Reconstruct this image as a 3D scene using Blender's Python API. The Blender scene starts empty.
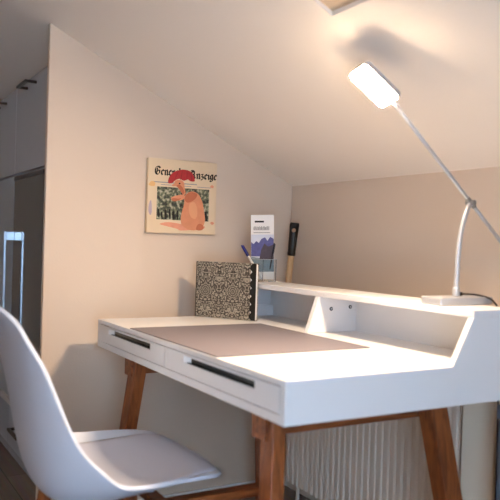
import bpy, bmesh, math, random
from mathutils import Vector, Matrix
random.seed(4)
R = math.radians
scn = bpy.context.scene
COL = scn.collection

# ------------------------------------------------------------------ materials
def srgb(r, g, b):
    f = lambda c: (c/255/12.92) if c/255 <= .04045 else ((c/255+.055)/1.055)**2.4
    return (f(r), f(g), f(b), 1)

def mat(name, color, rough=.5, metal=0, bump=0, bscale=200, var=0, vscale=8, coat=0, trans=0, ior=1.45, emit=None, estr=0):
    m = bpy.data.materials.new(name); m.use_nodes = True
    nt = m.node_tree; b = nt.nodes['Principled BSDF']
    b.inputs['Base Color'].default_value = color
    b.inputs['Roughness'].default_value = rough
    b.inputs['Metallic'].default_value = metal
    b.inputs['Coat Weight'].default_value = coat
    b.inputs['Transmission Weight'].default_value = trans
    b.inputs['IOR'].default_value = ior
    tc = nt.nodes.new('ShaderNodeTexCoord')
    if emit:
        b.inputs['Emission Color'].default_value = emit
        b.inputs['Emission Strength'].default_value = estr
    if var:
        n = nt.nodes.new('ShaderNodeTexNoise'); n.inputs['Scale'].default_value = vscale
        n.inputs['Detail'].default_value = 4
        nt.links.new(tc.outputs['Object'], n.inputs['Vector'])
        mx = nt.nodes.new('ShaderNodeMix'); mx.data_type = 'RGBA'
        mx.inputs['A'].default_value = [c*(1-var) for c in color[:3]]+[1]
        mx.inputs['B'].default_value = [min(1, c*(1+var)) for c in color[:3]]+[1]
        nt.links.new(n.outputs['Fac'], mx.inputs['Factor'])
        nt.links.new(mx.outputs['Result'], b.inputs['Base Color'])
    if bump:
        n2 = nt.nodes.new('ShaderNodeTexNoise'); n2.inputs['Scale'].default_value = bscale
        n2.inputs['Detail'].default_value = 3
        nt.links.new(tc.outputs['Object'], n2.inputs['Vector'])
        bp = nt.nodes.new('ShaderNodeBump'); bp.inputs['Strength'].default_value = bump
        bp.inputs['Distance'].default_value = .002
        nt.links.new(n2.outputs['Fac'], bp.inputs['Height'])
        nt.links.new(bp.outputs['Normal'], b.inputs['Normal'])
    return m

def wood(name, c1, c2, scale=(18, 18, 2.2), rough=.42):
    m = bpy.data.materials.new(name); m.use_nodes = True
    nt = m.node_tree; b = nt.nodes['Principled BSDF']; b.inputs['Roughness'].default_value = rough
    tc = nt.nodes.new('ShaderNodeTexCoord'); mp = nt.nodes.new('ShaderNodeMapping')
    mp.inputs['Scale'].default_value = scale
    n = nt.nodes.new('ShaderNodeTexNoise'); n.inputs['Scale'].default_value = 3; n.inputs['Detail'].default_value = 6
    n.inputs['Distortion'].default_value = 1.2
    cr = nt.nodes.new('ShaderNodeValToRGB')
    cr.color_ramp.elements[0].position = .32; cr.color_ramp.elements[0].color = c1
    cr.color_ramp.elements[1].position = .68; cr.color_ramp.elements[1].color = c2
    nt.links.new(tc.outputs['Object'], mp.inputs['Vector']); nt.links.new(mp.outputs['Vector'], n.inputs['Vector'])
    nt.links.new(n.outputs['Fac'], cr.inputs['Fac']); nt.links.new(cr.outputs['Color'], b.inputs['Base Color'])
    return m

M = {}
M['wall'] = mat('painted_plaster', srgb(215, 197, 179), .9, bump=.25, bscale=120, var=.012, vscale=3)
M['ceil'] = mat('ceiling_paint', srgb(248, 238, 227), .9, bump=.2, bscale=120)
M['white'] = mat('white_lacquer', srgb(228, 228, 230), .35, var=.01)
M['cab'] = mat('cabinet_lacquer', srgb(196, 202, 212), .22, var=.01)
M['cabw'] = mat('cabinet_satin_front', srgb(176, 188, 200), .3)
M['glassdark'] = mat('smoked_glass', srgb(22, 24, 30), .06, coat=.5)
M['steel'] = mat('brushed_steel', srgb(190, 195, 203), .28, 1)
M['steeldark'] = mat('dark_bronze_metal', srgb(84, 80, 78), .35, 1)
M['pull'] = mat('dark_steel_pull', srgb(66, 78, 86), .22, .8)
M['lampmetal'] = mat('silver_painted_metal', srgb(188, 190, 196), .35, .4)
M['lampdark'] = mat('grey_joint_metal', srgb(140, 137, 134), .4, .4)
M['emit'] = mat('lamp_diffuser', (1, 1, 1, 1), .5, emit=(1, .75, .51, 1), estr=400)
M['chair'] = mat('white_polypropylene', srgb(208, 214, 227), .33, bump=.05, bscale=300)
M['pad'] = mat('white_seat_padding', srgb(192, 194, 208), .5, bump=.12, bscale=260)
M['mat'] = mat('grey_felt_leather', srgb(112, 106, 114), .55, bump=.2, bscale=400, var=.04, vscale=30)
M['rad'] = mat('radiator_enamel', srgb(226, 208, 190), .5)
M['casing'] = mat('cream_painted_casing', srgb(244, 230, 208), .5)
M['black'] = mat('black_plastic', srgb(22, 23, 26), .3)
M['brownblack'] = mat('dark_cable_rubber', srgb(42, 34, 32), .5)
M['tan'] = mat('tan_blind_fabric', srgb(214, 190, 162), .85, bump=.3, bscale=500)
M['slate'] = mat('slate_blue_fabric', srgb(96, 108, 124), .8, bump=.4, bscale=500)
M['stick'] = wood('pale_beech', srgb(196, 160, 118), srgb(216, 182, 140))
M['leg'] = wood('acacia_leg_wood', srgb(104, 52, 22), srgb(160, 90, 44))
M['legx'] = wood('acacia_rail_wood', srgb(104, 52, 22), srgb(160, 90, 44), (18, 2.2, 18))
M['glass'] = mat('clear_acrylic', (.93, .96, .97, 1), .03, trans=1, ior=1.3)
M['winglass'] = mat('window_glass', (1, 1, 1, 1), .0, trans=1, ior=1.0)
M['paper'] = mat('white_paper', srgb(236, 234, 232), .7)
M['ink'] = mat('printed_ink', srgb(20, 18, 18), .7)
M['grey_ink'] = mat('grey_print', srgb(150, 148, 150), .7)
M['bluepen'] = mat('blue_pen_plastic', srgb(28, 36, 120), .3)
M['darkblue'] = mat('dark_pencil_paint', srgb(24, 26, 44), .4)
M['bandblack'] = mat('matte_black_cover', srgb(20, 18, 18), .8)
M['bristle'] = mat('black_bristles', srgb(25, 25, 28), .9, bump=1, bscale=900)

# floor: laminate planks
def floor_mat():
    m = bpy.data.materials.new('wood_laminate_planks'); m.use_nodes = True
    nt = m.node_tree; b = nt.nodes['Principled BSDF']; b.inputs['Roughness'].default_value = .45
    tc = nt.nodes.new('ShaderNodeTexCoord')
    br = nt.nodes.new('ShaderNodeTexBrick'); br.inputs['Scale'].default_value = 1
    br.inputs['Brick Width'].default_value = 1.2; br.inputs['Row Height'].default_value = .13
    br.inputs['Mortar Size'].default_value = .002
    br.inputs['Color1'].default_value = srgb(138, 122, 112); br.inputs['Color2'].default_value = srgb(158, 140, 128)
    br.inputs['Mortar'].default_value = srgb(84, 72, 66)
    mp = nt.nodes.new('ShaderNodeMapping'); mp.inputs['Scale'].default_value = (2, 28, 1)
    n = nt.nodes.new('ShaderNodeTexNoise'); n.inputs['Scale'].default_value = 2; n.inputs['Detail'].default_value = 6
    nt.links.new(tc.outputs['Object'], br.inputs['Vector']); nt.links.new(tc.outputs['Object'], mp.inputs['Vector'])
    nt.links.new(mp.outputs['Vector'], n.inputs['Vector'])
    mx = nt.nodes.new('ShaderNodeMix'); mx.data_type = 'RGBA'; mx.blend_type = 'MULTIPLY'
    mx.inputs['Factor'].default_value = .6
    nt.links.new(br.outputs['Color'], mx.inputs['A']); nt.links.new(n.outputs['Color'], mx.inputs['B'])
    nt.links.new(mx.outputs['Result'], b.inputs['Base Color'])
    return m
M['floor'] = floor_mat()

# brocade cover: beige ornament lines on a dark ground
def brocade_mat():
    m = bpy.data.materials.new('brocade_cover_print'); m.use_nodes = True
    nt = m.node_tree; b = nt.nodes['Principled BSDF']; b.inputs['Roughness'].default_value = .6
    N = nt.nodes.new; L = nt.links.new
    def mth(op, a, bb=None, c=None):
        n = N('ShaderNodeMath'); n.operation = op
        for k, v in enumerate((a, bb, c)):
            if v is None: continue
            if isinstance(v, (int, float)): n.inputs[k].default_value = v
            else: L(v, n.inputs[k])
        return n.outputs[0]
    tc = N('ShaderNodeTexCoord'); sp = N('ShaderNodeSeparateXYZ'); L(tc.outputs['Object'], sp.inputs[0])
    u = mth('PINGPONG', mth('ADD', sp.outputs['X'], .018), .058)          # mirrored repeat
    cb = N('ShaderNodeCombineXYZ'); L(u, cb.inputs['X']); L(sp.outputs['Z'], cb.inputs['Z'])
    no = N('ShaderNodeTexNoise'); no.inputs['Scale'].default_value = 34; no.inputs['Detail'].default_value = 1.5
    L(cb.outputs[0], no.inputs['Vector'])
    vo = N('ShaderNodeTexVoronoi'); vo.inputs['Scale'].default_value = 58
    sub = N('ShaderNodeVectorMath'); sub.operation = 'MULTIPLY_ADD'
    L(no.outputs['Color'], sub.inputs[0]); sub.inputs[1].default_value = (.03, .03, .03); L(cb.outputs[0], sub.inputs[2])
    L(sub.outputs[0], vo.inputs['Vector'])
    scroll = mth('SINE', mth('ADD', mth('MULTIPLY', vo.outputs['Distance'], 17), mth('MULTIPLY', no.outputs['Fac'], 16)))
    # medallions on the mirror axis
    dz = mth('SUBTRACT', mth('PINGPONG', mth('ADD', sp.outputs['Z'], .0), .1015), .1015)
    rr = mth('SQRT', mth('ADD', mth('POWER', mth('SUBTRACT', u, .058), 2), mth('POWER', dz, 2)))
    th = mth('ARCTAN2', dz, mth('SUBTRACT', u, .058))
    petal = mth('MULTIPLY', mth('ABSOLUTE', mth('SINE', mth('MULTIPLY', th, 7))), .003)
    ring = mth('SINE', mth('MULTIPLY', mth('ADD', rr, petal), 820))
    msk = mth('LESS_THAN', rr, .026)
    mix = mth('ADD', mth('MULTIPLY', ring, msk), mth('MULTIPLY', scroll, mth('SUBTRACT', 1, msk)))
    n2 = N('ShaderNodeTexNoise'); n2.inputs['Scale'].default_value = 260; n2.inputs['Detail'].default_value = 2; L(cb.outputs[0], n2.inputs['Vector'])
    v = mth('ADD', mth('MULTIPLY', mix, .34), mth('ADD', mth('MULTIPLY', n2.outputs['Fac'], 1.3), -.12))
    cr = N('ShaderNodeValToRGB'); e = cr.color_ramp.elements
    e[0].position = .22; e[0].color = srgb(44, 40, 36)
    e[1].position = 1; e[1].color = srgb(178, 171, 156)
    x = e.new(.6); x.color = srgb(106, 99, 90)
    L(v, cr.inputs['Fac']); L(cr.outputs['Color'], b.inputs['Base Color'])
    return m
M['brocade'] = brocade_mat()

def foliage_mat():
    m = bpy.data.materials.new('printed_garden_scene'); m.use_nodes = True
    nt = m.node_tree; b = nt.nodes['Principled BSDF']; b.inputs['Roughness'].default_value = .7
    tc = nt.nodes.new('ShaderNodeTexCoord')
    n = nt.nodes.new('ShaderNodeTexNoise'); n.inputs['Scale'].default_value = 85; n.inputs['Detail'].default_value = 4
    cr = nt.nodes.new('ShaderNodeValToRGB'); e = cr.color_ramp.elements
    e[0].position = .36; e[0].color = srgb(36, 38, 40)
    e[1].position = .64; e[1].color = srgb(176, 170, 150)
    x = e.new(.46); x.color = srgb(78, 84, 70); y = e.new(.55); y.color = srgb(116, 122, 94)
    nt.links.new(tc.outputs['Object'], n.inputs['Vector']); nt.links.new(n.outputs['Fac'], cr.inputs['Fac'])
    nt.links.new(cr.outputs['Color'], b.inputs['Base Color'])
    return m
M['foliage'] = foliage_mat()
M['canvas'] = mat('printed_canvas', srgb(222, 200, 168), .75, bump=.3, bscale=900, var=.05, vscale=14)
M['red'] = mat('red_paint', srgb(172, 40, 44), .6, var=.25, vscale=60)
M['orange'] = mat('orange_skin_paint', srgb(212, 140, 104), .6, var=.14, vscale=40)
M['orange2'] = mat('orange_shade_paint', srgb(188, 106, 72), .6, var=.12, vscale=60)
M['salmon'] = mat('salmon_wash_paint', srgb(222, 150, 122), .6, var=.2, vscale=50)
M['spot'] = mat('ochre_spot_paint', srgb(224, 178, 120), .6)
M['spot2'] = mat('light_orange_paint', srgb(222, 158, 118), .6)
M['darkred'] = mat('dark_red_paint', srgb(138, 28, 36), .6)
M['lilac'] = mat('lilac_spot_paint', srgb(176, 160, 176), .6)
M['mtn'] = mat('violet_mountain_print', srgb(88, 88, 142), .6, var=.35, vscale=70)
M['mtn2'] = mat('brown_ridge_print', srgb(76, 66, 78), .6, var=.4, vscale=110)
M['sky'] = mat('pale_sky_print', srgb(206, 212, 226), .6)
M['lake'] = mat('teal_lake_print', srgb(120, 142, 156), .6, var=.3, vscale=90)

UPL = 180
# ------------------------------------------------------------------ mesh helpers
def link(name, bm, m, parent=None, smooth=False):
    me = bpy.data.meshes.new(name)
    bmesh.ops.recalc_face_normals(bm, faces=bm.faces)
    bm.to_mesh(me); bm.free()
    o = bpy.data.objects.new(name, me); COL.objects.link(o)
    if m: me.materials.append(m)
    if parent: o.parent = parent
    if smooth:
        for p in me.polygons: p.use_smooth = True
    return o

def bev(o, w=.0015, seg=2, ang=35):
    b = o.modifiers.new('bevel', 'BEVEL'); b.width = w; b.segments = seg; b.limit_method = 'ANGLE'; b.angle_limit = R(ang)
    return o

def thing(name, label, cat, loc=(0, 0, 0), rz=0, group=None):
    o = bpy.data.objects.new(name, None); COL.objects.link(o)
    o.empty_display_size = .05
    o.location = loc; o.rotation_euler = (0, 0, rz)
    o['label'] = label; o['category'] = cat
    if group: o['group'] = group
    return o

def tag(o, label, cat, group=None):
    o['label'] = label; o['category'] = cat
    if group: o['group'] = group
    return o

def box(bm, x0, x1, y0, y1, z0, z1):
    v = [bm.verts.new((x, y, z)) for z in (z0, z1) for x, y in ((x0, y0), (x1, y0), (x1, y1), (x0, y1))]
    for f in ((0, 3, 2, 1), (4, 5, 6, 7), (0, 1, 5, 4), (1, 2, 6, 5), (2, 3, 7, 6), (3, 0, 4, 7)):
        bm.faces.new([v[i] for i in f])

def boxo(name, dims, m, parent=None, b=.0015):
    bm = bmesh.new(); box(bm, *dims); o = link(name, bm, m, parent)
    if b: bev(o, b)
    return o

def struct(o): o['kind'] = 'structure'; return o

def poly_prism(name, pts, axis, a, b, m, parent=None, bw=0):
    """polygon in the two remaining axes, extruded from a to b along axis"""
    bm = bmesh.new()
    def P(p, t):
        if axis == 0: return (t, p[0], p[1])
        if axis == 1: return (p[0], t, p[1])
        return (p[0], p[1], t)
    A = [bm.verts.new(P(p, a)) for p in pts]; B = [bm.verts.new(P(p, b)) for p in pts]
    bm.faces.new(A); bm.faces.new(B[::-1])
    n = len(pts)
    for i in range(n): bm.faces.new((A[i], A[(i+1) % n], B[(i+1) % n], B[i]))
    o = link(name, bm, m, parent)
    if bw: bev(o, bw)
    return o

def tube(bm, pts, r, seg=14, r2=None):
    pts = [Vector(p) for p in pts]; rings = []
    up = None
    for i, p in enumerate(pts):
        t = (pts[min(i+1, len(pts)-1)]-pts[max(i-1, 0)]).normalized()
        if up is None:
            up = t.orthogonal().normalized()
        up = (up-t*up.dot(t)).normalized(); s = t.cross(up)
        rr = r if r2 is None else r+(r2-r)*i/(len(pts)-1)
        rings.append([bm.verts.new(p+(up*math.cos(a)+s*math.sin(a))*rr) for a in [2*math.pi*k/seg for k in range(seg)]])
    for a, b in zip(rings, rings[1:]):
        for k in range(seg): bm.faces.new((a[k], a[(k+1) % seg], b[(k+1) % seg], b[k]))
    bm.faces.new(rings[0][::-1]); bm.faces.new(rings[-1])

def tubeo(name, pts, r, m, parent=None, seg=14, r2=None):
    bm = bmesh.new(); tube(bm, pts, r, seg, r2); o = link(name, bm, m, parent, True)
    return bev(o, r*.25, 2, 50)

def catmull(pts, n=8):
    pts = [Vector(p) for p in pts]; P = [pts[0]*2-pts[1]]+pts+[pts[-1]*2-pts[-2]]; out = []
    for i in range(1, len(P)-2):
        for k in range(n):
            t = k/n; a, b, c, d = P[i-1:i+3]
            out.append(.5*((2*b)+(c-a)*t+(2*a-5*b+4*c-d)*t*t+(3*b-a-3*c+d)*t**3))
    out.append(pts[-1]); return out

# ------------------------------------------------------------------ setting
K, S = 1.2914, .4854
def cz(y): return K-S*y
GY = -1.056                       # free end of the gable wall
CY = -.966                        # cabinet front plane
XL, XR, YB, YF = -2.9, 3.4, -4.8, -2.7
ZT = cz(YF)

struct(boxo('floor', (XL-.1, XR+.1, YB-.1, .1, -.1, 0), M['floor'], b=0))
struct(boxo('wall_knee', (XL-.1, XR+.1, 0, .1, 0, K+.02), M['wall'], b=0))
# gable wall with its free outer corner
w = poly_prism('wall_gable', [(0, 0), (GY, 0), (GY, cz(GY)+.01), (0, cz(0)+.01)], 0, -.026, 0, M['wall'], bw=.004); struct(w)
struct(poly_prism('wall_left', [(0, 0), (YB, 0), (YB, ZT), (YF, ZT), (0, K)], 0, XL-.1, XL, M['wall']))
WY0, WY1, WZ0, WZ1 = -2.45, -1.35, .12, 1.8
bm = bmesh.new()
box(bm, XR, XR+.1, WY1, 0, 0, K); box(bm, XR, XR+.1, YB, WY0, 0, ZT+.0); box(bm, XR, XR+.1, WY0, WY1, 0, WZ0)
for pts in ([(0, K), (WY1, K), (WY1, cz(WY1))], [(WY0, WZ1), (WY1, WZ1), (WY1, cz(WY1)), (WY0, cz(WY0))]):
    A = [bm.verts.new((XR, a, b)) for a, b in pts]; B = [bm.verts.new((XR+.1, a, b)) for a, b in pts]
    bm.faces.new(A); bm.faces.new(B[::-1])
    for k in range(len(A)): bm.faces.new((A[k], A[(k+1) % len(A)], B[(k+1) % len(A)], B[k]))
struct(link('wall_right', bm, M['wall']))
struct(boxo('wall_back', (XL, XR, YB-.1, YB, 0, ZT), M['wall'], b=0))
# sloping ceiling with roof window opening, then flat part
SX0, SX1, SY0, SY1 = 1.141, 1.93, -.654, -1.55
def slope_box(bm, x0, x1, y0, y1, t0=0, t1=.1):
    v = [bm.verts.new((x, y, cz(y)+t)) for t in (t0, t1) for x, y in ((x0, y0), (x1, y0), (x1, y1), (x0, y1))]
    for f in ((0, 3, 2, 1), (4, 5, 6, 7), (0, 1, 5, 4), (1, 2, 6, 5), (2, 3, 7, 6), (3, 0, 4, 7)):
        bm.faces.new([v[i] for i in f])
bm = bmesh.new()
slope_box(bm, XL-.1, XR+.1, .1, SY0); slope_box(bm, XL-.1, SX0, SY0, SY1); slope_box(bm, SX1, XR+.1, SY0, SY1)
slope_box(bm, XL-.1, XR+.1, SY1, YF)
box(bm, XL-.1, XR+.1, YB-.1, YF, ZT, ZT+.1)
bmesh.ops.remove_doubles(bm, verts=bm.verts, dist=1e-5)
struct(link('ceiling', bm, M['ceil']))
bm = bmesh.new(); slope_box(bm, SX0, SX1, SY0, SY1, .012, .04)
struct(link('window_1', bm, M['tan']))
# daylight window in the right wall (outside the frame)
wf = bmesh.new(); fw = .05
xa, xb = XR+.02, XR+.08
box(wf, xa, xb, WY0, WY0+fw, WZ0, WZ1); box(wf, xa, xb, WY1-fw, WY1, WZ0, WZ1)
box(wf, xa, xb, WY0+fw, WY1-fw, WZ0, WZ0+fw); box(wf, xa, xb, WY0+fw, WY1-fw, WZ1-fw, WZ1)
wo = struct(link('window_2', wf, M['white']))
boxo('pane', (XR+.048, XR+.052, WY0+fw, WY1-fw, WZ0+fw, WZ1-fw), M['winglass'], wo, 0)
# trims
struct(boxo('baseboard_gable', (0, .012, GY-.004, -.002, 0, .04), M['white'], b=.002))
struct(boxo('baseboard_end', (-.026, .012, GY-.014, GY-.002, 0, .07), M['white'], b=.002))
struct(boxo('trim_1', (1.105, 1.222, -.115, -.001, 0, .86), M['casing'], b=.003))       # white boxed-in pipe beside the radiator

# ------------------------------------------------------------------ built-in cabinets
def bar_handle(parent, xa, xb, z, y=CY, m=None):
    m = m or M['steeldark']
    bm = bmesh.new()
    box(bm, xa, xb, y-.05, y-.036, z-.006, z+.006)
    box(bm, xa, xa+.012, y-.0359, y, z-.006, z+.006); box(bm, xb-.012, xb, y-.0359, y, z-.006, z+.006)
    return bev(link('handle', bm, m, parent), .0015)

def pull_handle(parent, xbar, z0, z1, y=0):
    bm = bmesh.new()
    box(bm, xbar-.006, xbar+.006, y-.046, y-.036, z0, z1)
    box(bm, xbar-.0055, xbar+.0055, y-.0359, y, z0+.002, z0+.040)
    box(bm, xbar-.0055, xbar+.0055, y-.0359, y, z1-.042, z1-.002)
    return bev(link('handle', bm, M['steel'], parent), .0015)

def cabinet(x0, x1, label, glassy):
    t = thing('tall_cabinet', label, 'cabinet', ((x0+x1)/2, CY, 0), 0, 'built-in cabinet units under the roof slope')
    X0, X1 = x0-(x0+x1)/2, x1-(x0+x1)/2
    g = .002
    def loc(o): return o
    yb = -.06-CY; f = 0.020
    zt = 1.742
    body = poly_prism('body', [(f, 0.0), (yb, 0.0), (yb, cz(-.06)-.014), (f, cz(CY+f)-.016)], 0, X0+.0005, X1-.0005, M['cab'], t)
    up = boxo('upper_door', (X0+g, X1-g, 0, f, 1.335, zt), M['cab'], t)
    bar_handle(up, -.085, .085, 1.705, 0)
    if glassy:
        gl = boxo('glass_door', (X0+g, X1-.045, 0, f, .275, 1.322), M['glassdark'], t)
        boxo('side_frame', (X1-.043, X1-g, 0, f, .275, 1.322), M['cab'], t)
        pull_handle(gl, X0+.016, .455, 1.062)
        # shelf edges seen behind/at the smoked pane
        bev(boxo('pane_rail', (X0+g+.002, X1-.047, -.004, 0, 1.322-.02, 1.322-.004), M['black'], gl, 0), .001)
    else:
        gl = boxo('tall_door', (X0+g, X1-g, 0, f, .475, 1.322), M['cabw'], t)
        pull_handle(gl, X0+.016, .49, 1.062)
        boxo('lower_panel', (X0+g, X1-g, 0, f, .275, .471), M['cabw'], t)
    boxo('ledge', (X0+.001, X1-.001, -.012, f, .248, .270), M['white'], t)
    d = boxo('drawer', (X0+g, X1-g, 0, f, .05, .244), M['cabw'], t)
    bar_handle(d, -.09, .09, .172, 0)
    boxo('plinth', (X0+.001, X1-.001, .012, .019, 0, .048), M['cab'], t)
    return t
cabinet(-.935, -.335, 'tall white cabinet with a smoked glass door beside the beige wall end', True)
cabinet(-1.537, -.937, 'tall white cabinet with a pale middle door, left of the smoked glass one', False)
fl = poly_prism('filler_panel', [(CY, 0), (-.06, 0), (-.06, cz(-.06)-.014), (CY, cz(CY)-.016)], 0, -.333, -.028, M['cab'], None, .001)
tag(fl, 'narrow white filler panel between the smoked glass cabinet and the beige wall', 'panel')

# ------------------------------------------------------------------ desk
DX0, DX1 = .157, 1.357
DYF, DYB = -.901, -.192
ZD, ZB = .76, .665
PT = .018
desk = thing('writing_desk', 'white two-drawer writing desk with raised rear shelf and brown wooden legs', 'desk', ((DX0+DX1)/2, DYF, 0))
ox, oy = (DX0+DX1)/2, DYF
def dl(x=0, y=0): return (x-ox, y-oy)
def dbox(name, x0, x1, y0, y1, z0, z1, m, parent=desk, b=.0012):
    return boxo(name, (x0-ox, x1-ox, y0-oy, y1-oy, z0, z1), m, parent, b)
YS0, YS1 = DYB-.2315, -.3586      # start of the side's slope on the desktop / at the shelf
ZS0, ZS1 = .8755, .8935
# side panels flush with the case
prof = [(DYF, ZB), (DYB, ZB), (DYB, ZS0), (YS1, ZS0), (YS0, ZD), (DYF, ZD)]
pr = [(a-oy, b) for a, b in prof]
poly_prism('side_panel', pr, 0, DX0-ox, DX0+PT-ox, M['white'], desk, .0012)
poly_prism('side_panel', pr, 0, DX1-PT-ox, DX1-ox, M['white'], desk, .0012)
dbox('desktop', DX0+PT, DX1-PT, DYF, DYB-.012, ZD-.014, ZD, M['white'])
dbox('case_bottom', DX0+PT, DX1-PT, DYF, DYB-.012, ZB, ZB+.02, M['white'])
dbox('rear_panel', DX0+PT, DX1-PT, DYB-.0118, DYB, ZB, ZS0, M['white'])
dbox('center_rail', .7425, .7585, DYF, DYB-.0125, ZB+.0205, ZD-.0145, M['white'])
dbox('shelf_top', DX0-.0, DX1+.0, YS1, DYB, ZS0+.0002, ZS1, M['white'])
# shelf divider with slanted front edge
XD = .7053
poly_prism('shelf_divider', [(a-oy, b) for a, b in [(DYB-.0125, ZD+.0003), (DYB-.0125, ZS0), (YS1, ZS0), (-.4, ZD+.0003)]], 0, XD-.009-ox, XD+.009-ox, M['white'], desk, .0012)
for y, z in ((-.309, .836), (-.231, .841)):
    bm = bmesh.new(); tube(bm, [(XD+.009-ox, y-oy, z), (XD+.0115-ox, y-oy, z)], .0062, 16)
    s = bev(link('fitting', bm, M['pull'], desk, False), .0006)
    bm = bmesh.new(); tube(bm, [(XD+.0115-ox, y-oy, z), (XD+.0122-ox, y-oy, z)], .0035, 12)
    link('fitting_cap', bm, M['steel'], s)
# drawers, each a front with a slot and a recessed dark pull
def drawer(x0, x1, sa, sb):
    z0, z1 = ZB+.0225, ZD-.0160
    za, zb = .7200, .7378
    yf = DYF-.0005; yb = DYF+.017
    f = dbox('drawer', x0, x1, yf+.0175, DYB-.12, z0, z1, M['white'], b=0)
    bm = bmesh.new()
    X = lambda v: v-ox
    Y = lambda v: v-oy
    # front board as four pieces around the slot, chamfered at the left end
    box(bm, X(x0), X(sa), Y(yf), Y(yb), z0, z1); box(bm, X(sb), X(x1), Y(yf), Y(yb), z0, z1)
    box(bm, X(sa), X(sb), Y(yf), Y(yb), z0, za); box(bm, X(sa), X(sb), Y(yf), Y(yb), zb, z1)
    fr = link('drawer_front', bm, M['white'], f)
    bm = bmesh.new()
    v = [(X(sa), Y(yf)+.0005), (X(sa), Y(yb)), (X(sa)+.022, Y(yb))]
    A = [bm.verts.new((p[0], p[1], za)) for p in v]; B = [bm.verts.new((p[0], p[1], zb)) for p in v]
    bm.faces.new(A); bm.faces.new(B[::-1])
    for i in range(3): bm.faces.new((A[i], A[(i+1) % 3], B[(i+1) % 3], B[i]))
    link('slot_chamfer', bm, M['white'], f)
    bm = bmesh.new(); box(bm, X(sa)+.022, X(sb), Y(yb)-.006, Y(yb)+.0004, za, zb)
    box(bm, X(sa)+.012, X(sb), Y(yf)+.004, Y(yb)-.0062, za, za+.0025)
    link('recessed_pull', bm, M['pull'], f)
    return f
drawer(DX0+PT+.0022, .7403, .276, .634)
drawer(.7607, DX1-PT-.0022, .868, 1.234)
# underframe: two rails running back, legs splayed on their outer faces
def leg(x, y, sx, sy, wx=.055, wy=.037, a=.13, b=.15):
    # x,y = centre at the top; leans outward
    bm = bmesh.new(); vs = []
    for z, k in ((ZB, 1), (0, .9)):
        t = ZB-z
        cx, cy = x+sx*b*t-ox, y+sy*a*t-oy
        vs.append([bm.verts.new((cx+i*wx*k/2, cy+j*wy*k/2, z)) for i, j in ((-1, -1), (1, -1), (1, 1), (-1, 1))])
    bm.faces.new(vs[0]); bm.faces.new(vs[1][::-1])
    for i in range(4): bm.faces.new((vs[0][i], vs[0][(i+1) % 4], vs[1][(i+1) % 4], vs[1][i]))
    return bev(link('leg', bm, M['leg'], desk), .003)
leg(1.192, -.822, 1, -1, a=.10); leg(.360, -.822, -1, -1, .060, .042, a=.10, b=.10)
leg(1.192, -.335, 1, 1, .055, .06); leg(.352, -.335, -1, 1, .055, .06)
for xa, xb in ((1.136, 1.1640), (.296, .3235)):
    dbox('rail', xa, xb, -.8405, -.25, ZB-.076, ZB-.0003, M['legx'], b=.002)
dbox('leg_block', 1.146, 1.205, -.8535, -.8415, ZB-.076, ZB-.0005, M['legx'], b=.002)
dbox('leg_block', .303, .366, -.8535, -.8415, ZB-.076, ZB-.0005, M['legx'], b=.002)
dbox('cross_rail', .381, 1.1355, -.27, -.2502, ZB-.048, ZB-.0003, M['legx'], b=.002)

# desk mat
bm = bmesh.new()
box(bm, .455, 1.045, -.897, -.418, ZD+.0004, ZD+.0034)
tag(bev(link('desk_mat', bm, M['mat']), .0012), 'flat grey rectangular desk mat lying on the white desktop', 'desk mat')

# white socket box in the left compartment
ob = thing('power_socket_box', 'small white box against the left side inside the desk shelf', 'box', (.190, -.26, ZD+.0004))
boxo('housing', (-.0135, .014, -.055, .053, 0, .036), M['white'], ob, .002)
boxo('lid', (-.0125, .013, -.053, .051, .0361, .041), M['white'], ob, .001)

# ------------------------------------------------------------------ notebook, standing with slightly opened covers
nb = thing('notebook', 'thick standing notebook with beige and black brocade cover, on the desktop', 'book', (.160, -.523, ZD+.0004), math.atan2(.537, .843))
NW, NH = .250, .207
bm = bmesh.new()
box(bm, 0, NW-.022, -.003, 0, 0, NH)
bev(link('front_cover', bm, M['brocade'], nb), .001)
# scalloped black band at the right of the cover
bm = bmesh.new()
out = [(NW-.0005, -.0036, 0.001), (NW-.0005, -.0036, NH-.001)]
n = 28
for i in range(n+1):
    z = NH-.001-(NH-.002)*i/n
    out.append((NW-.021+.009*(1-abs(math.sin(i*math.pi/4)))-.004, -.0036, z))
A = [bm.verts.new(p) for p in out]; B = [bm.verts.new((p[0], p[1]+.0034, p[2])) for p in out]
bm.faces.new(A); bm.faces.new(B[::-1])
for i in range(len(A)): bm.faces.new((A[i], A[(i+1) % len(A)], B[(i+1) % len(A)], B[i]))
link('cover_band', bm, M['bandblack'], nb)
boxo('page_block', (.004, NW-.0005, .0006, .013, .003, NH-.003), M['paper'], nb, .0008)
boxo('back_cover', (0, NW, .0136, .0166, 0, NH), M['brocade'], nb, .001)
boxo('spine', (-.003, -.0002, -.003, .0166, 0, NH), M['black'], nb, .001)

# ------------------------------------------------------------------ acrylic cup with brochure and pens
CX, CYY, CZ = .213, -.262, ZS1+.0004
cup = thing('pen_cup', 'clear acrylic square pen cup on the raised shelf behind the notebook', 'cup', (CX, CYY, CZ), R(10))
w2, th, hh = .034, .002, .086
bm = bmesh.new()
box(bm, -w2, w2, -w2, w2, 0, .004)
box(bm, -w2, -w2+th, -w2, w2, .0041, hh); box(bm, w2-th, w2, -w2, w2, .0041, hh)
box(bm, -w2+th+.0001, w2-th-.0001, -w2, -w2+th, .0041, hh); box(bm, -w2+th+.0001, w2-th-.0001, w2-th, w2, .0041, hh)
link('cup_body', bm, M['glass'], cup)
bm = bmesh.new()
for a, b, c, d in ((-w2, w2, -w2, -w2+.0022), (-w2, w2, w2-.0022, w2), (-w2, -w2+.0022, -w2+.0023, w2-.0023), (w2-.0022, w2, -w2+.0023, w2-.0023)):
    box(bm, a, b, c, d, hh+.0001, hh+.0015)
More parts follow.
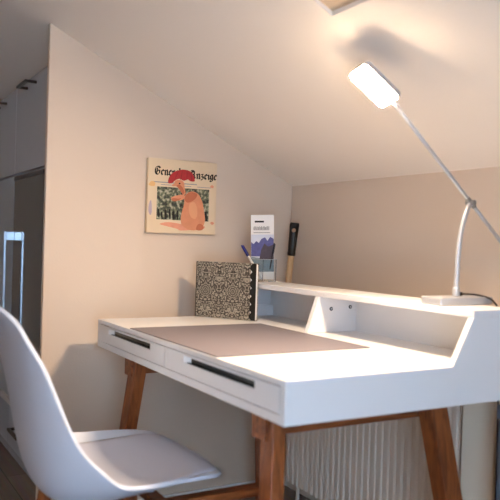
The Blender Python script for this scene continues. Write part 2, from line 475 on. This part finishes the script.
link('rim', bm, M['lampmetal'], cup)

def flat(name, pts, m, parent, d=.0006, base=0.0):
    """thin printed shape: pts (u,v) in the xz plane, front towards -y"""
    bm = bmesh.new()
    A = [bm.verts.new((u, base-d, v)) for u, v in pts]; B = [bm.verts.new((u, base, v)) for u, v in pts]
    bm.faces.new(A); bm.faces.new(B[::-1])
    for i in range(len(A)): bm.faces.new((A[i], A[(i+1) % len(A)], B[(i+1) % len(A)], B[i]))
    return link(name, bm, m, parent)

BW, BH = .090, .252
br = thing('brochure', 'tall white folded brochure with violet mountains standing in the clear cup', 'brochure', (CX-.002, CYY-.004, CZ+.0075), R(52))
br.rotation_euler = (R(-4), R(-2), R(55))
boxo('folded_sheet', (-BW/2, BW/2, 0, .003, 0, BH), M['paper'], br, .0004)
flat('sky_print', [(-BW/2+.001, .04), (BW/2-.001, .04), (BW/2-.001, .175), (-BW/2+.001, .175)], M['sky'], br, .0003)
mt = [(-BW/2+.001, .09), (BW/2-.001, .09), (BW/2-.001, .158), (.03, .166), (.02, .150), (.01, .164), (-.004, .158), (-.014, .142), (-.024, .15), (-.034, .138), (-BW/2+.001, .146)]
flat('mountain_print', mt, M['mtn'], br, .0006, -.0003)
flat('ridge_print', [(-.012, .078), (BW/2-.001, .078), (BW/2-.001, .135), (.022, .128), (.008, .14), (-.004, .118)], M['mtn2'], br, .0009, -.0006)
flat('lake_print', [(-BW/2+.001, .03), (BW/2-.001, .03), (BW/2-.001, .076), (-BW/2+.001, .088)], M['lake'], br, .0006, -.0003)
flat('logo_print', [(-.03, .222), (.006, .222), (.006, .229), (-.03, .229)], M['ink'], br, .0003)
tx = bmesh.new()
xx = -.035
while xx < .026:
    wd = random.uniform(.002, .005)
    box(tx, xx, xx+wd, -.0003, 0, .192, .204+random.choice((0, .003))); xx += wd+.0012
link('heading_print', tx, M['grey_ink'], br)
flat('subline_print', [(-.035, .181), (.03, .181), (.03, .1835), (-.035, .1835)], M['grey_ink'], br, .0005)

def pen(name, p0, p1, label, cat, mbody, mcap, ru=.0042):
    p0, p1 = Vector(p0), Vector(p1)
    t = thing(name, label, cat, p0); d = p1-p0; L = d.length
    t.rotation_mode = 'QUATERNION'; t.rotation_quaternion = Vector((0, 0, 1)).rotation_difference(d)
    tubeo('barrel', [(0, 0, .008), (0, 0, L*.68)], ru*.9, mbody, t, 12)
    tubeo('tip', [(0, 0, 0), (0, 0, .0079)], .001, M['steel'], t, 10, ru*.8)
    tubeo('cap', [(0, 0, L*.6805), (0, 0, L*.9), (0, 0, L)], ru*1.3, mcap, t, 12, ru*.7)
    bm = bmesh.new(); box(bm, -.0015, .0015, ru*1.1+.0006, ru*1.1+.002, L*.72, L*.98); link('clip', bm, mcap, t)
    return t
pen('ballpoint_pen', (CX+.015, CYY-.012, CZ+.008), (CX-.058, CYY-.070, CZ+.138), 'blue ballpoint pen leaning out left from the clear cup', 'pen', M['paper'], M['bluepen'], .0046)
pen('pencil', (CX+.004, CYY+.018, CZ+.008), (CX+.026, CYY+.028, CZ+.15), 'thin dark pencil standing upright in the clear cup behind the brochure', 'pencil', M['darkblue'], M['darkblue'], .003)

# ------------------------------------------------------------------ broom in the corner
br0 = Vector((.082, -.135, .055)); br1 = Vector((.104, -.052, 1.129))
bt = thing('broom', 'broom with pale wooden stick and black holed grip leaning in the wall corner', 'broom', br0)
d = br1-br0; L = d.length
bt.rotation_mode = 'QUATERNION'; q = Vector((0, 0, 1)).rotation_difference(d); bt.rotation_quaternion = q
tubeo('stick', [(0, 0, 0), (0, 0, L-.125)], .0125, M['stick'], bt, 20)
# grip: tapered oval body with an eye through it
bm = bmesh.new(); seg = 24; rows = []
ang = R(50)
def gv(a, r1, r2, z):
    x, y = math.cos(a)*r1, math.sin(a)*r2
    return bm.verts.new((x*math.cos(ang)-y*math.sin(ang), x*math.sin(ang)+y*math.cos(ang), z))
prof = [(L-.136, .0165, .0165), (L-.124, .017, .017), (L-.118, .016, .016), (L-.04, .0182, .0140), (L-.006, .0200, .0115), (L+.002, .018, .009)]
for z, a1, a2 in prof: rows.append([gv(2*math.pi*k/seg, a1, a2, z) for k in range(seg)])
for a, b in zip(rows, rows[1:]):
    for k in range(seg): bm.faces.new((a[k], a[(k+1) % seg], b[(k+1) % seg], b[k]))
bm.faces.new(rows[0][::-1]); bm.faces.new(rows[-1])
grip = link('grip', bm, M['black'], bt, True)
hb = bmesh.new(); c, s = math.cos(ang), math.sin(ang)
tube(hb, [(s*.03, -c*.03, L-.030), (-s*.03, c*.03, L-.030)], .0092, 18)
for v in hb.verts: pass
cut = link('eye_cut', hb, None)
cut.parent = bt
md = grip.modifiers.new('eye', 'BOOLEAN'); md.operation = 'DIFFERENCE'; md.object = cut; md.solver = 'EXACT'
dg = bpy.context.evaluated_depsgraph_get(); dg.update()
me = bpy.data.meshes.new_from_object(grip.evaluated_get(dg)); grip.modifiers.clear(); grip.data = me
bpy.data.objects.remove(cut)
bm = bmesh.new(); box(bm, -.02, .02, -.045, .04, -.03, .0002); hd = bev(link('brush_block', bm, M['stick'], bt), .004)
bm = bmesh.new(); box(bm, -.018, .018, -.043, .038, -.0535, -.0302); link('bristles', bm, M['bristle'], bt)

# ------------------------------------------------------------------ framed canvas on the gable wall
PY0, PY1, PZ0, PZ1 = -.675, -.379, 1.070, 1.357
PW, PH = PY1-PY0, PZ1-PZ0
pic = thing('canvas_picture', 'square canvas print of a red-capped creature over a newspaper page, on the beige wall', 'picture', (.0005, PY0, PZ0))
pic.rotation_euler = (0, 0, R(90))      # local x runs along the wall to the right, -y faces the room
D0 = -.020
boxo('canvas', (0, PW, D0, 0, 0, PH), M['canvas'], pic, .0015)
def uv(X, Y): return ((X-88)/342*PW, (440-Y)/376*PH)
def blob(name, pts, m, depth, n=6):
    P = [Vector((*uv(*p), 0)) for p in pts]; out = []
    N = len(P)
    for i in range(N):
        a, b, c, d = P[i-1], P[i], P[(i+1) % N], P[(i+2) % N]
        for k in range(n):
            t = k/n; out.append(.5*((2*b)+(c-a)*t+(2*a-5*b+4*c-d)*t*t+(3*b-a-3*c+d)*t**3))
    bm = bmesh.new()
    A = [bm.verts.new((p.x, D0-depth-.0003, p.y)) for p in out]; B = [bm.verts.new((p.x, D0, p.y)) for p in out]
    bm.faces.new(A); bm.faces.new(B[::-1])
    for i in range(len(A)): bm.faces.new((A[i], A[(i+1) % len(A)], B[(i+1) % len(A)], B[i]))
    return link(name, bm, m, pic)
def rect(name, X0, Y0, X1, Y1, m, depth=0):
    bm = bmesh.new(); a = uv(X0, Y1); b = uv(X1, Y0)
    box(bm, a[0], b[0], D0-.0003-depth, D0, a[1], b[1]); return link(name, bm, m, pic)
rect('printed_photo', 133, 206, 392, 372, M['foliage'])
rect('printed_rule', 112, 181, 328, 186, M['grey_ink'], .0001)
for X0, X1, Y, h in ((150, 300, 194, 3), (330, 400, 194, 3)): rect('printed_rule', X0, Y, X1, Y+h, M['grey_ink'], .0001)
for X, Y, h, wd in ((142, 320, 40, 10), (158, 332, 36, 9), (176, 322, 45, 11), (196, 318, 48, 10), (214, 328, 40, 12), (234, 324, 44, 9), (378, 322, 45, 12)):
    blob('printed_person', [(X, Y+h), (X-wd/2, Y+h*.4), (X-wd*.3, Y), (X+wd*.3, Y), (X+wd/2, Y+h*.4), (X+wd*.6, Y+h)], M['ink'], .0002, 3)
blob('salmon_wash', [(150, 394), (190, 384), (250, 390), (300, 400), (350, 404), (372, 396), (366, 412), (300, 420), (250, 424), (235, 416), (180, 404)], M['salmon'], .0003)
blob('ochre_spot', [(92, 200), (104, 182), (122, 186), (120, 204), (104, 206)], M['spot'], .0003)
blob('pink_spot', [(396, 190), (404, 180), (414, 186), (410, 196)], M['salmon'], .0003)
blob('pink_spot', [(402, 378), (412, 372), (422, 380), (412, 388)], M['salmon'], .0003)
blob('lilac_spot', [(94, 330), (98, 290), (106, 280), (110, 330), (104, 352)], M['lilac'], .0003)
# the creature: pear-shaped body, thin bent neck, long face, folded paws, red cap
blob('creature_body', [(262, 400), (252, 370), (256, 330), (266, 290), (268, 250), (284, 228), (310, 220), (338, 234), (358, 272), (368, 320), (374, 360), (366, 396), (340, 416), (300, 420)], M['orange'], .0006)
blob('creature_collar', [(268, 262), (276, 238), (300, 224), (330, 232), (322, 256), (300, 274), (280, 278)], M['orange2'], .0009)
blob('creature_foot', [(330, 416), (336, 392), (352, 386), (368, 400), (362, 416), (346, 420)], M['orange2'], .0009)
blob('creature_head', [(214, 186), (222, 170), (246, 166), (262, 178), (266, 206), (272, 232), (262, 240), (250, 226), (238, 208), (224, 200), (208, 200), (204, 194)], M['orange'], .0012)
blob('creature_snout', [(226, 196), (240, 190), (256, 204), (266, 228), (258, 236), (246, 222), (236, 208)], M['orange2'], .0015)
blob('creature_paw', [(200, 262), (216, 250), (244, 242), (264, 240), (268, 256), (252, 268), (230, 272), (212, 272)], M['orange'], .0012)
blob('red_cap', [(185, 184), (189, 156), (204, 134), (230, 118), (262, 111), (292, 118), (310, 140), (315, 166), (296, 168), (280, 160), (262, 168), (240, 160), (218, 170), (204, 184)], M['red'], .0016)
for i, (x0_, y0_, x1_, y1_) in enumerate(((215, 165, 232, 124), (245, 160, 252, 118), (275, 160, 276, 118), (300, 164, 296, 126))):
    blob('cap_fold', [(x0_-1, y0_), (x1_-1, y1_), (x1_+1, y1_), (x0_+2, y0_)], M['darkred'], .0019, 2)
blob('creature_highlight', [(290, 300), (298, 280), (318, 276), (330, 300), (334, 340), (322, 362), (302, 352), (292, 326)], M['spot2'], .0009)
blob('creature_eye', [(236, 184), (240, 180), (245, 184), (240, 188)], M['ink'], .0019, 3)
blob('creature_fingers', [(204, 266), (214, 260), (236, 262), (250, 258), (240, 268), (222, 276), (208, 274)], M['orange2'], .0015)
# broad-nib blackletter masthead
GL = {
 'G': (1.25, [[(1.0, 1.45), (.75, 1.6), (.35, 1.5), (.15, 1.1), (.15, .5), (.4, .08), (.8, .05), (1.05, .3), (1.05, .8), (.7, .85)], [(.55, 1.3), (.5, .4)], [(1.0, 1.45), (1.15, 1.3)]]),
 'A': (1.3, [[(.1, 1.3), (.3, 1.55), (.7, 1.5), (.9, 1.25), (.9, .3), (1.1, .05)], [(.45, 1.5), (.4, .4), (.12, .05), (.02, .2)], [(.4, .75), (.9, .8)]]),
 'e': (.72, [[(.2, .85), (.15, .25), (.4, .02), (.6, .18)], [(.2, .85), (.42, 1.0), (.6, .78), (.22, .5)]]),
 'n': (.85, [[(.08, .9), (.2, .8), (.2, .12), (.3, .02)], [(.22, .8), (.5, 1.0), (.65, .82), (.65, .12), (.78, .02)]]),
 'r': (.6, [[(.08, .9), (.2, .8), (.2, .12), (.3, .02)], [(.22, .8), (.42, 1.0), (.55, .85)]]),
 'a': (.78, [[(.15, .85), (.4, 1.0), (.58, .82), (.58, .15), (.7, .02)], [(.58, .55), (.25, .5), (.15, .2), (.35, .02), (.58, .2)]]),
 'l': (.4, [[(.1, 1.5), (.2, 1.4), (.2, .12), (.32, .02)]]),
 '-': (.5, [[(.08, .45), (.4, .55)]]),
 'z': (.7, [[(.12, .88), (.55, .92), (.2, .5), (.5, .45), (.6, .15), (.35, -.15), (.12, -.1)]]),
 'i': (.4, [[(.08, .9), (.2, .8), (.2, .12), (.32, .02)], [(.16, 1.3), (.26, 1.38)]]),
 'g': (.75, [[(.58, .85), (.35, 1.0), (.15, .8), (.15, .25), (.35, .05), (.58, .2)], [(.58, 1.0), (.6, .1), (.5, -.3), (.2, -.38), (.08, -.2)]]),
}
def letters(word, X, Y, size, stretch, depth=.0004):
    bm = bmesh.new(); nib = Vector((.14, .115)); k = 0
    for ch in word:
        adv, strokes = GL[ch]
        for st in strokes:
            for a, b in zip(st, st[1:]):
                a, b = Vector(a), Vector(b); e = (b-a).normalized()*.03
                q = [a-e-nib, a-e+nib, b+e+nib, b+e-nib]
                k += 1; dp = D0-depth-.0003-k*2e-6
                pts = [uv(X+p.x*size*stretch, Y-p.y*size) for p in q]
                A = [bm.verts.new((p[0], dp, p[1])) for p in pts]; B = [bm.verts.new((p[0], D0, p[1])) for p in pts]
                try:
                    bm.faces.new(A); bm.faces.new(B[::-1])
                    for i in range(4): bm.faces.new((A[i], A[(i+1) % 4], B[(i+1) % 4], B[i]))
                except ValueError: pass
        X += (adv+.05)*size*stretch
    link('masthead_lettering', bm, M['ink'], pic); return X
letters('General', 119, 146, 26, .86)
letters('-', 268, 148, 26, .86)
letters('Anzeige', 291, 152, 26, .93)

# ------------------------------------------------------------------ desk lamp
lx = 1.200
lamp = thing('desk_lamp', 'silver counterbalanced desk lamp glowing white above the desk shelf', 'lamp', (lx, -.275, ZS1+.0004))
lo = Vector((lx, -.275, ZS1+.0004))
def LP(p): return Vector(p)-lo
bm = bmesh.new()
b0 = LP((1.166, -.352, 0)); b1 = LP((1.240, -.158, 0))
box(bm, b0.x, b1.x, b0.y, b1.y, 0, .021); base = bev(link('base', bm, M['lampmetal'], lamp), .004, 3)
J = Vector((1.200, -.212, 1.169))
st = catmull([LP((1.200, -.257, ZS1+.022)), LP((1.200, -.256, .96)), LP((1.200, -.253, 1.04)), LP((1.200, -.243, 1.10)), LP((1.200, -.226, 1.148)), LP(J)], 6)
tubeo('stem', st, .0068, M['lampmetal'], lamp, 16)
tubeo('stem_collar', [LP((1.200, -.257, ZS1+.0218)), LP((1.200, -.2568, ZS1+.045))], .0098, M['lampmetal'], lamp, 18)
CP = Vector((2.582, -1.7108, 1.0412)); HC = CP+(Vector((1.201, -.563, 1.4395))-CP)*1.028; A_ = Vector((-.212, -.726, .655)).normalized(); B_ = Vector((.977, -.156, .144)); B_ = (B_-A_*B_.dot(A_)).normalized(); A_ = (Matrix.Rotation(R(2.2), 3, B_) @ A_).normalized(); N_ = A_.cross(B_)
HL, HWd = .120, .084
HE = HC-A_*HL/2+N_*.006
dirn = (HE-J).normalized()
tail = J-dirn*.215
tubeo('arm', [LP(HE+A_*.0), LP(tail)], .0052, M['lampmetal'], lamp, 14)
tubeo('arm_end_cap', [LP(tail+dirn*.012), LP(tail-dirn*.003)], .0075, M['lampmetal'], lamp, 20)
jo = J+Vector((.0, 0, 0))
tubeo('joint', [LP(jo-Vector((.014, 0, 0))), LP(jo+Vector((.014, 0, 0)))], .008, M['lampdark'], lamp, 20)
tubeo('joint_clamp', [LP(J-dirn*.018), LP(J+dirn*.018)], .0068, M['lampdark'], lamp, 16)
# head: rounded slab, its lower face is the light-emitting diffuser
def slab(name, L_, W_, t0, t1, r, m, parent):
    bm = bmesh.new(); pts = []
    for sx, sy, a0 in ((1, 1, 0), (-1, 1, 90), (-1, -1, 180), (1, -1, 270)):
        for k in range(7):
            a = R(a0+90*k/6); pts.append((sx*(L_/2-r)+r*math.cos(a), sy*(W_/2-r)+r*math.sin(a)))
    rows = [[bm.verts.new(LP(HC+A_*p[0]+B_*p[1]+N_*t)) for p in pts] for t in (t0, t1)]
    bm.faces.new(rows[0]); bm.faces.new(rows[1][::-1])
    for i in range(len(pts)): bm.faces.new((rows[0][i], rows[0][(i+1) % len(pts)], rows[1][(i+1) % len(pts)], rows[1][i]))
    return link(name, bm, m, parent)
sgn = 1 if N_.z > 0 else -1
head = bev(slab('lamp_head', HL+.004, HWd+.004, -sgn*.0030, sgn*.011, .014, M['lampmetal'], lamp), .002)
slab('diffuser', HL, HWd, -sgn*.0045, -sgn*.0031, .013, M['emit'], head)
tubeo('head_neck', [LP(HE-dirn*.03), LP(HE+A_*.004)], .0062, M['lampmetal'], head, 14)
# mains cable: from the stem foot over the shelf and down behind the desk
cab = catmull([LP((1.203, -.246, .921)), LP((1.21, -.230, .921)), LP((1.225, -.20, .919)), LP((1.25, -.17, .905)), LP((1.262, -.158, .86)), LP((1.265, -.155, .7)), LP((1.265, -.15, .3)), LP((1.262, -.15, .03)), LP((1.262, -.19, .006)), LP((1.262, -.3, .006))], 8)
tubeo('cable', cab, .0027, M['brownblack'], lamp, 10)
tubeo('cable_plug', [LP((1.2, -.253, .921)), LP((1.204, -.238, .921))], .0055, M['black'], lamp, 12)

# ------------------------------------------------------------------ radiator
rad = thing('radiator', 'white ribbed panel radiator on the low wall under the desk', 'radiator', (.63, -.02, .08))
bm = bmesh.new()
rx0, rx1, rz1 = -.46, .455, .56
nx = 220
for side_y, flip in ((-.085, 0),):
    prev = None
    for i in range(nx+1):
        x = rx0+(rx1-rx0)*i/nx
        ph = ((x-rx0) % .033)/.033
        dd = .0045*max(0, min(1, (abs(ph-.5)-.14)/.12)) if True else 0
        y = side_y+.010-dd
        cur = [bm.verts.new((x, y, 0)), bm.verts.new((x, y, rz1)), bm.verts.new((x, side_y+.02, 0)), bm.verts.new((x, side_y+.02, rz1))]
        if prev:
            bm.faces.new((prev[0], cur[0], cur[1], prev[1])); bm.faces.new((prev[2], prev[3], cur[3], cur[2]))
            bm.faces.new((prev[1], cur[1], cur[3], prev[3])); bm.faces.new((prev[0], prev[2], cur[2], cur[0]))
        else: bm.faces.new((cur[0], cur[1], cur[3], cur[2]))
        prev = cur
    bm.faces.new((prev[0], prev[2], prev[3], prev[1]))
link('front_panel', bm, M['rad'], rad)
boxo('rear_panel', (rx0, rx1, -.02, -.005, 0, rz1), M['rad'], rad)
bm = bmesh.new()
box(bm, rx0, rx1, -.064, -.021, rz1-.004, rz1)
link('top_grille', bm, M['rad'], rad)
for sx in (rx0+.12, rx1-.12):
    bm = bmesh.new(); box(bm, sx-.01, sx+.01, -.004, .0195, .1, .5); link('wall_bracket', bm, M['steel'], rad)
tubeo('supply_pipe', [(rx0+.03, -.042, .02), (rx0+.03, -.042, -.0795)], .008, M['rad'], rad)

# slate box beyond the boxed-in pipe
sb = thing('storage_box', 'dark slate storage box standing on the floor right of the white pipe casing', 'box', (1.48, -.115, 0))
boxo('box_body', (-.176, .25, -.085, .085, 0, .60), M['slate'], sb, .006)
boxo('box_lid', (-.179, .254, -.088, .088, .6005, .64), M['slate'], sb, .006)

# ------------------------------------------------------------------ chair
ch = thing('shell_chair', 'white moulded shell chair with wooden base pulled up to the desk', 'chair', (.80, -1.02, 0), R(0))
CEN = [(.210, .430), (.196, .447), (.135, .449), (.03, .425), (-.06, .408), (-.15, .398), (-.215, .408), (-.248, .445), (-.268, .505), (-.281, .575), (-.293, .65), (-.309, .73), (-.328, .80), (-.354, .857), (-.374, .887)]
RIM = [(.172, .438), (.166, .455), (.12, .466), (.03, .471), (-.060, .473), (-.115, .482), (-.160, .520), (-.205, .568), (-.236, .625), (-.262, .690), (-.288, .755), (-.316, .806), (-.337, .849), (-.360, .875), (-.374, .886)]
WID = [.150, .200, .232, .248, .255, .257, .256, .252, .246, .236, .222, .202, .172, .128, .070]
cc = catmull([(0, a, b) for a, b in CEN], 4); rc = catmull([(w, a, b) for (a, b), w in zip(RIM, WID)], 4)
NV = len(cc)
def shell_point(u, t, off=0.0):
    f = t*(NV-1); i = min(int(f), NV-2); k = f-i
    p = cc[i].lerp(cc[i+1], k); r_ = rc[i].lerp(rc[i+1], k)
    tg = (cc[i+1]-cc[i]).normalized(); n = Vector((0, tg.z, -tg.y))
    a = abs(u); g = a**2.6
    q = Vector((u*r_.x, p.y+(r_.y-p.y)*g, p.z+(r_.z-p.z)*g))
    return q+n*off
NU, NT = 28, 60
def shell_grid(u0, u1, t0, t1, off, puff=0):
    bm = bmesh.new(); g = []
    for j in range(NT+1):
        t = t0+(t1-t0)*j/NT; row = []
        for i in range(NU+1):
            s = -1+2*i/NU; u = u0+(u1-u0)*(i/NU)
            tt = 2*j/NT-1
            o = off+puff*(max(0, 1-abs(s)**4)*max(0, 1-abs(tt)**4))
            row.append(bm.verts.new(shell_point(u, t, o)))
        g.append(row)
    for j in range(NT):
        for i in range(NU): bm.faces.new((g[j][i], g[j][i+1], g[j+1][i+1], g[j+1][i]))
    return bm
sh = link('shell', shell_grid(-1, 1, 0, 1, 0), M['chair'], ch, True)
so = sh.modifiers.new('thick', 'SOLIDIFY'); so.thickness = .009; so.offset = 0
bv = sh.modifiers.new('edge', 'BEVEL'); bv.width = .003; bv.segments = 3; bv.limit_method = 'ANGLE'; bv.angle_limit = R(50)
bm = shell_grid(-.84, .84, .09, .40, .0075, .016)
pd = link('seat_pad', bm, M['pad'], ch, True)
so = pd.modifiers.new('thick', 'SOLIDIFY'); so.thickness = .004; so.offset = -1
# wooden base: two side rails, a cross rail, four splayed legs
for sx, ye in ((-1, .08), (1, .385)):
    bm = bmesh.new(); x = sx*.135; box(bm, x-.02, x+.02, -.20, ye, .364, .388)
    bev(link('seat_rail', bm, M['legx'], ch), .003)
    for y0, y1 in ((ye-.022, ye+.02), (-.182, -.23)):
        bm = bmesh.new()
        tube(bm, [(x+sx*.001, y0, .3638), (x+sx*.055, y1, 0)], .019, 16, .012)
        link('leg', bm, M['leg'], ch, True)
for y in (.04, -.12):
    bm = bmesh.new(); box(bm, -.1145, .1145, y-.018, y+.018, .366, .386); bev(link('cross_rail', bm, M['legx'], ch), .003)
    for sx in (-.05, .05):
        bm = bmesh.new(); tube(bm, [(sx, y, .3862), (sx, y, .400)], .013, 16); link('shell_mount', bm, M['chair'], ch, True)

# invented uplighter behind the camera, added as warm fill to brighten the ceiling
ul = thing('added_fill_uplighter', 'slim white uplighter added as unseen fill light behind the viewpoint near the right wall', 'lamp', (2.95, -3.1, 0))
bm = bmesh.new(); tube(bm, [(0, 0, 0), (0, 0, .025)], .14, 32); bev(link('base', bm, M['white'], ul), .004)
tubeo('pole', [(0, 0, .0251), (0, 0, 1.56)], .012, M['white'], ul)
bm = bmesh.new()
prof_b = [(.02, 1.561), (.10, 1.59), (.15, 1.66), (.146, 1.66), (.097, 1.595), (.02, 1.566)]
rows = [[bm.verts.new((math.cos(2*math.pi*k/32)*r_, math.sin(2*math.pi*k/32)*r_, z)) for k in range(32)] for r_, z in prof_b]
for a, b in zip(rows, rows[1:]):
    for k in range(32): bm.faces.new((a[k], a[(k+1) % 32], b[(k+1) % 32], b[k]))
bm.faces.new(rows[0][::-1]); bm.faces.new(rows[-1])
link('bowl_shade', bm, M['white'], ul, True)
bm = bmesh.new(); tube(bm, [(0, 0, 1.60), (0, 0, 1.612)], .085, 32)
link('fill_glow_disc', bm, mat('warm_fill_glow', (1, 1, 1, 1), .5, emit=(1, .74, .50, 1), estr=UPL), ul)

# ------------------------------------------------------------------ light
def area(name, loc, rot, sx, sy, power, color):
    l = bpy.data.lights.new(name, 'AREA'); l.shape = 'RECTANGLE'; l.size = sx; l.size_y = sy
    l.energy = power; l.color = color
    o = bpy.data.objects.new(name, l); COL.objects.link(o); o.location = loc; o.rotation_euler = rot
    return o
area('daylight', (XR+.16, (WY0+WY1)/2, (WZ0+WZ1)/2), (R(90), 0, R(90)), WY1-WY0, WZ1-WZ0, 30, (.50, .73, 1.0))
w = bpy.data.worlds.new('evening_sky'); scn.world = w; w.use_nodes = True
w.node_tree.nodes['Background'].inputs['Color'].default_value = (.35, .5, .75, 1)
w.node_tree.nodes['Background'].inputs['Strength'].default_value = .3

# ------------------------------------------------------------------ camera
cam = bpy.data.cameras.new('camera'); co = bpy.data.objects.new('camera', cam); COL.objects.link(co)
yaw, pitch, roll = 1.0421, -.0097, .0303
fwd = Vector((-math.sin(yaw)*math.cos(pitch), math.cos(yaw)*math.cos(pitch), math.sin(pitch)))
r = Vector((math.cos(yaw), math.sin(yaw), 0)); u = r.cross(fwd)
r2 = math.cos(roll)*r+math.sin(roll)*u; u2 = -math.sin(roll)*r+math.cos(roll)*u
mw = Matrix((( r2.x, u2.x, -fwd.x, 2.582), (r2.y, u2.y, -fwd.y, -1.7108), (r2.z, u2.z, -fwd.z, 1.0412), (0, 0, 0, 1)))
co.matrix_world = mw
cam.sensor_width = 36; cam.lens = 36*715.6/500; cam.clip_start = .02
cam.dof.use_dof = True; cam.dof.focus_distance = 2.65; cam.dof.aperture_fstop = 3.0
scn.camera = co
scn.view_settings.view_transform = 'Standard'; scn.view_settings.look = 'None'
scn.view_settings.exposure = .88; scn.view_settings.gamma = 1
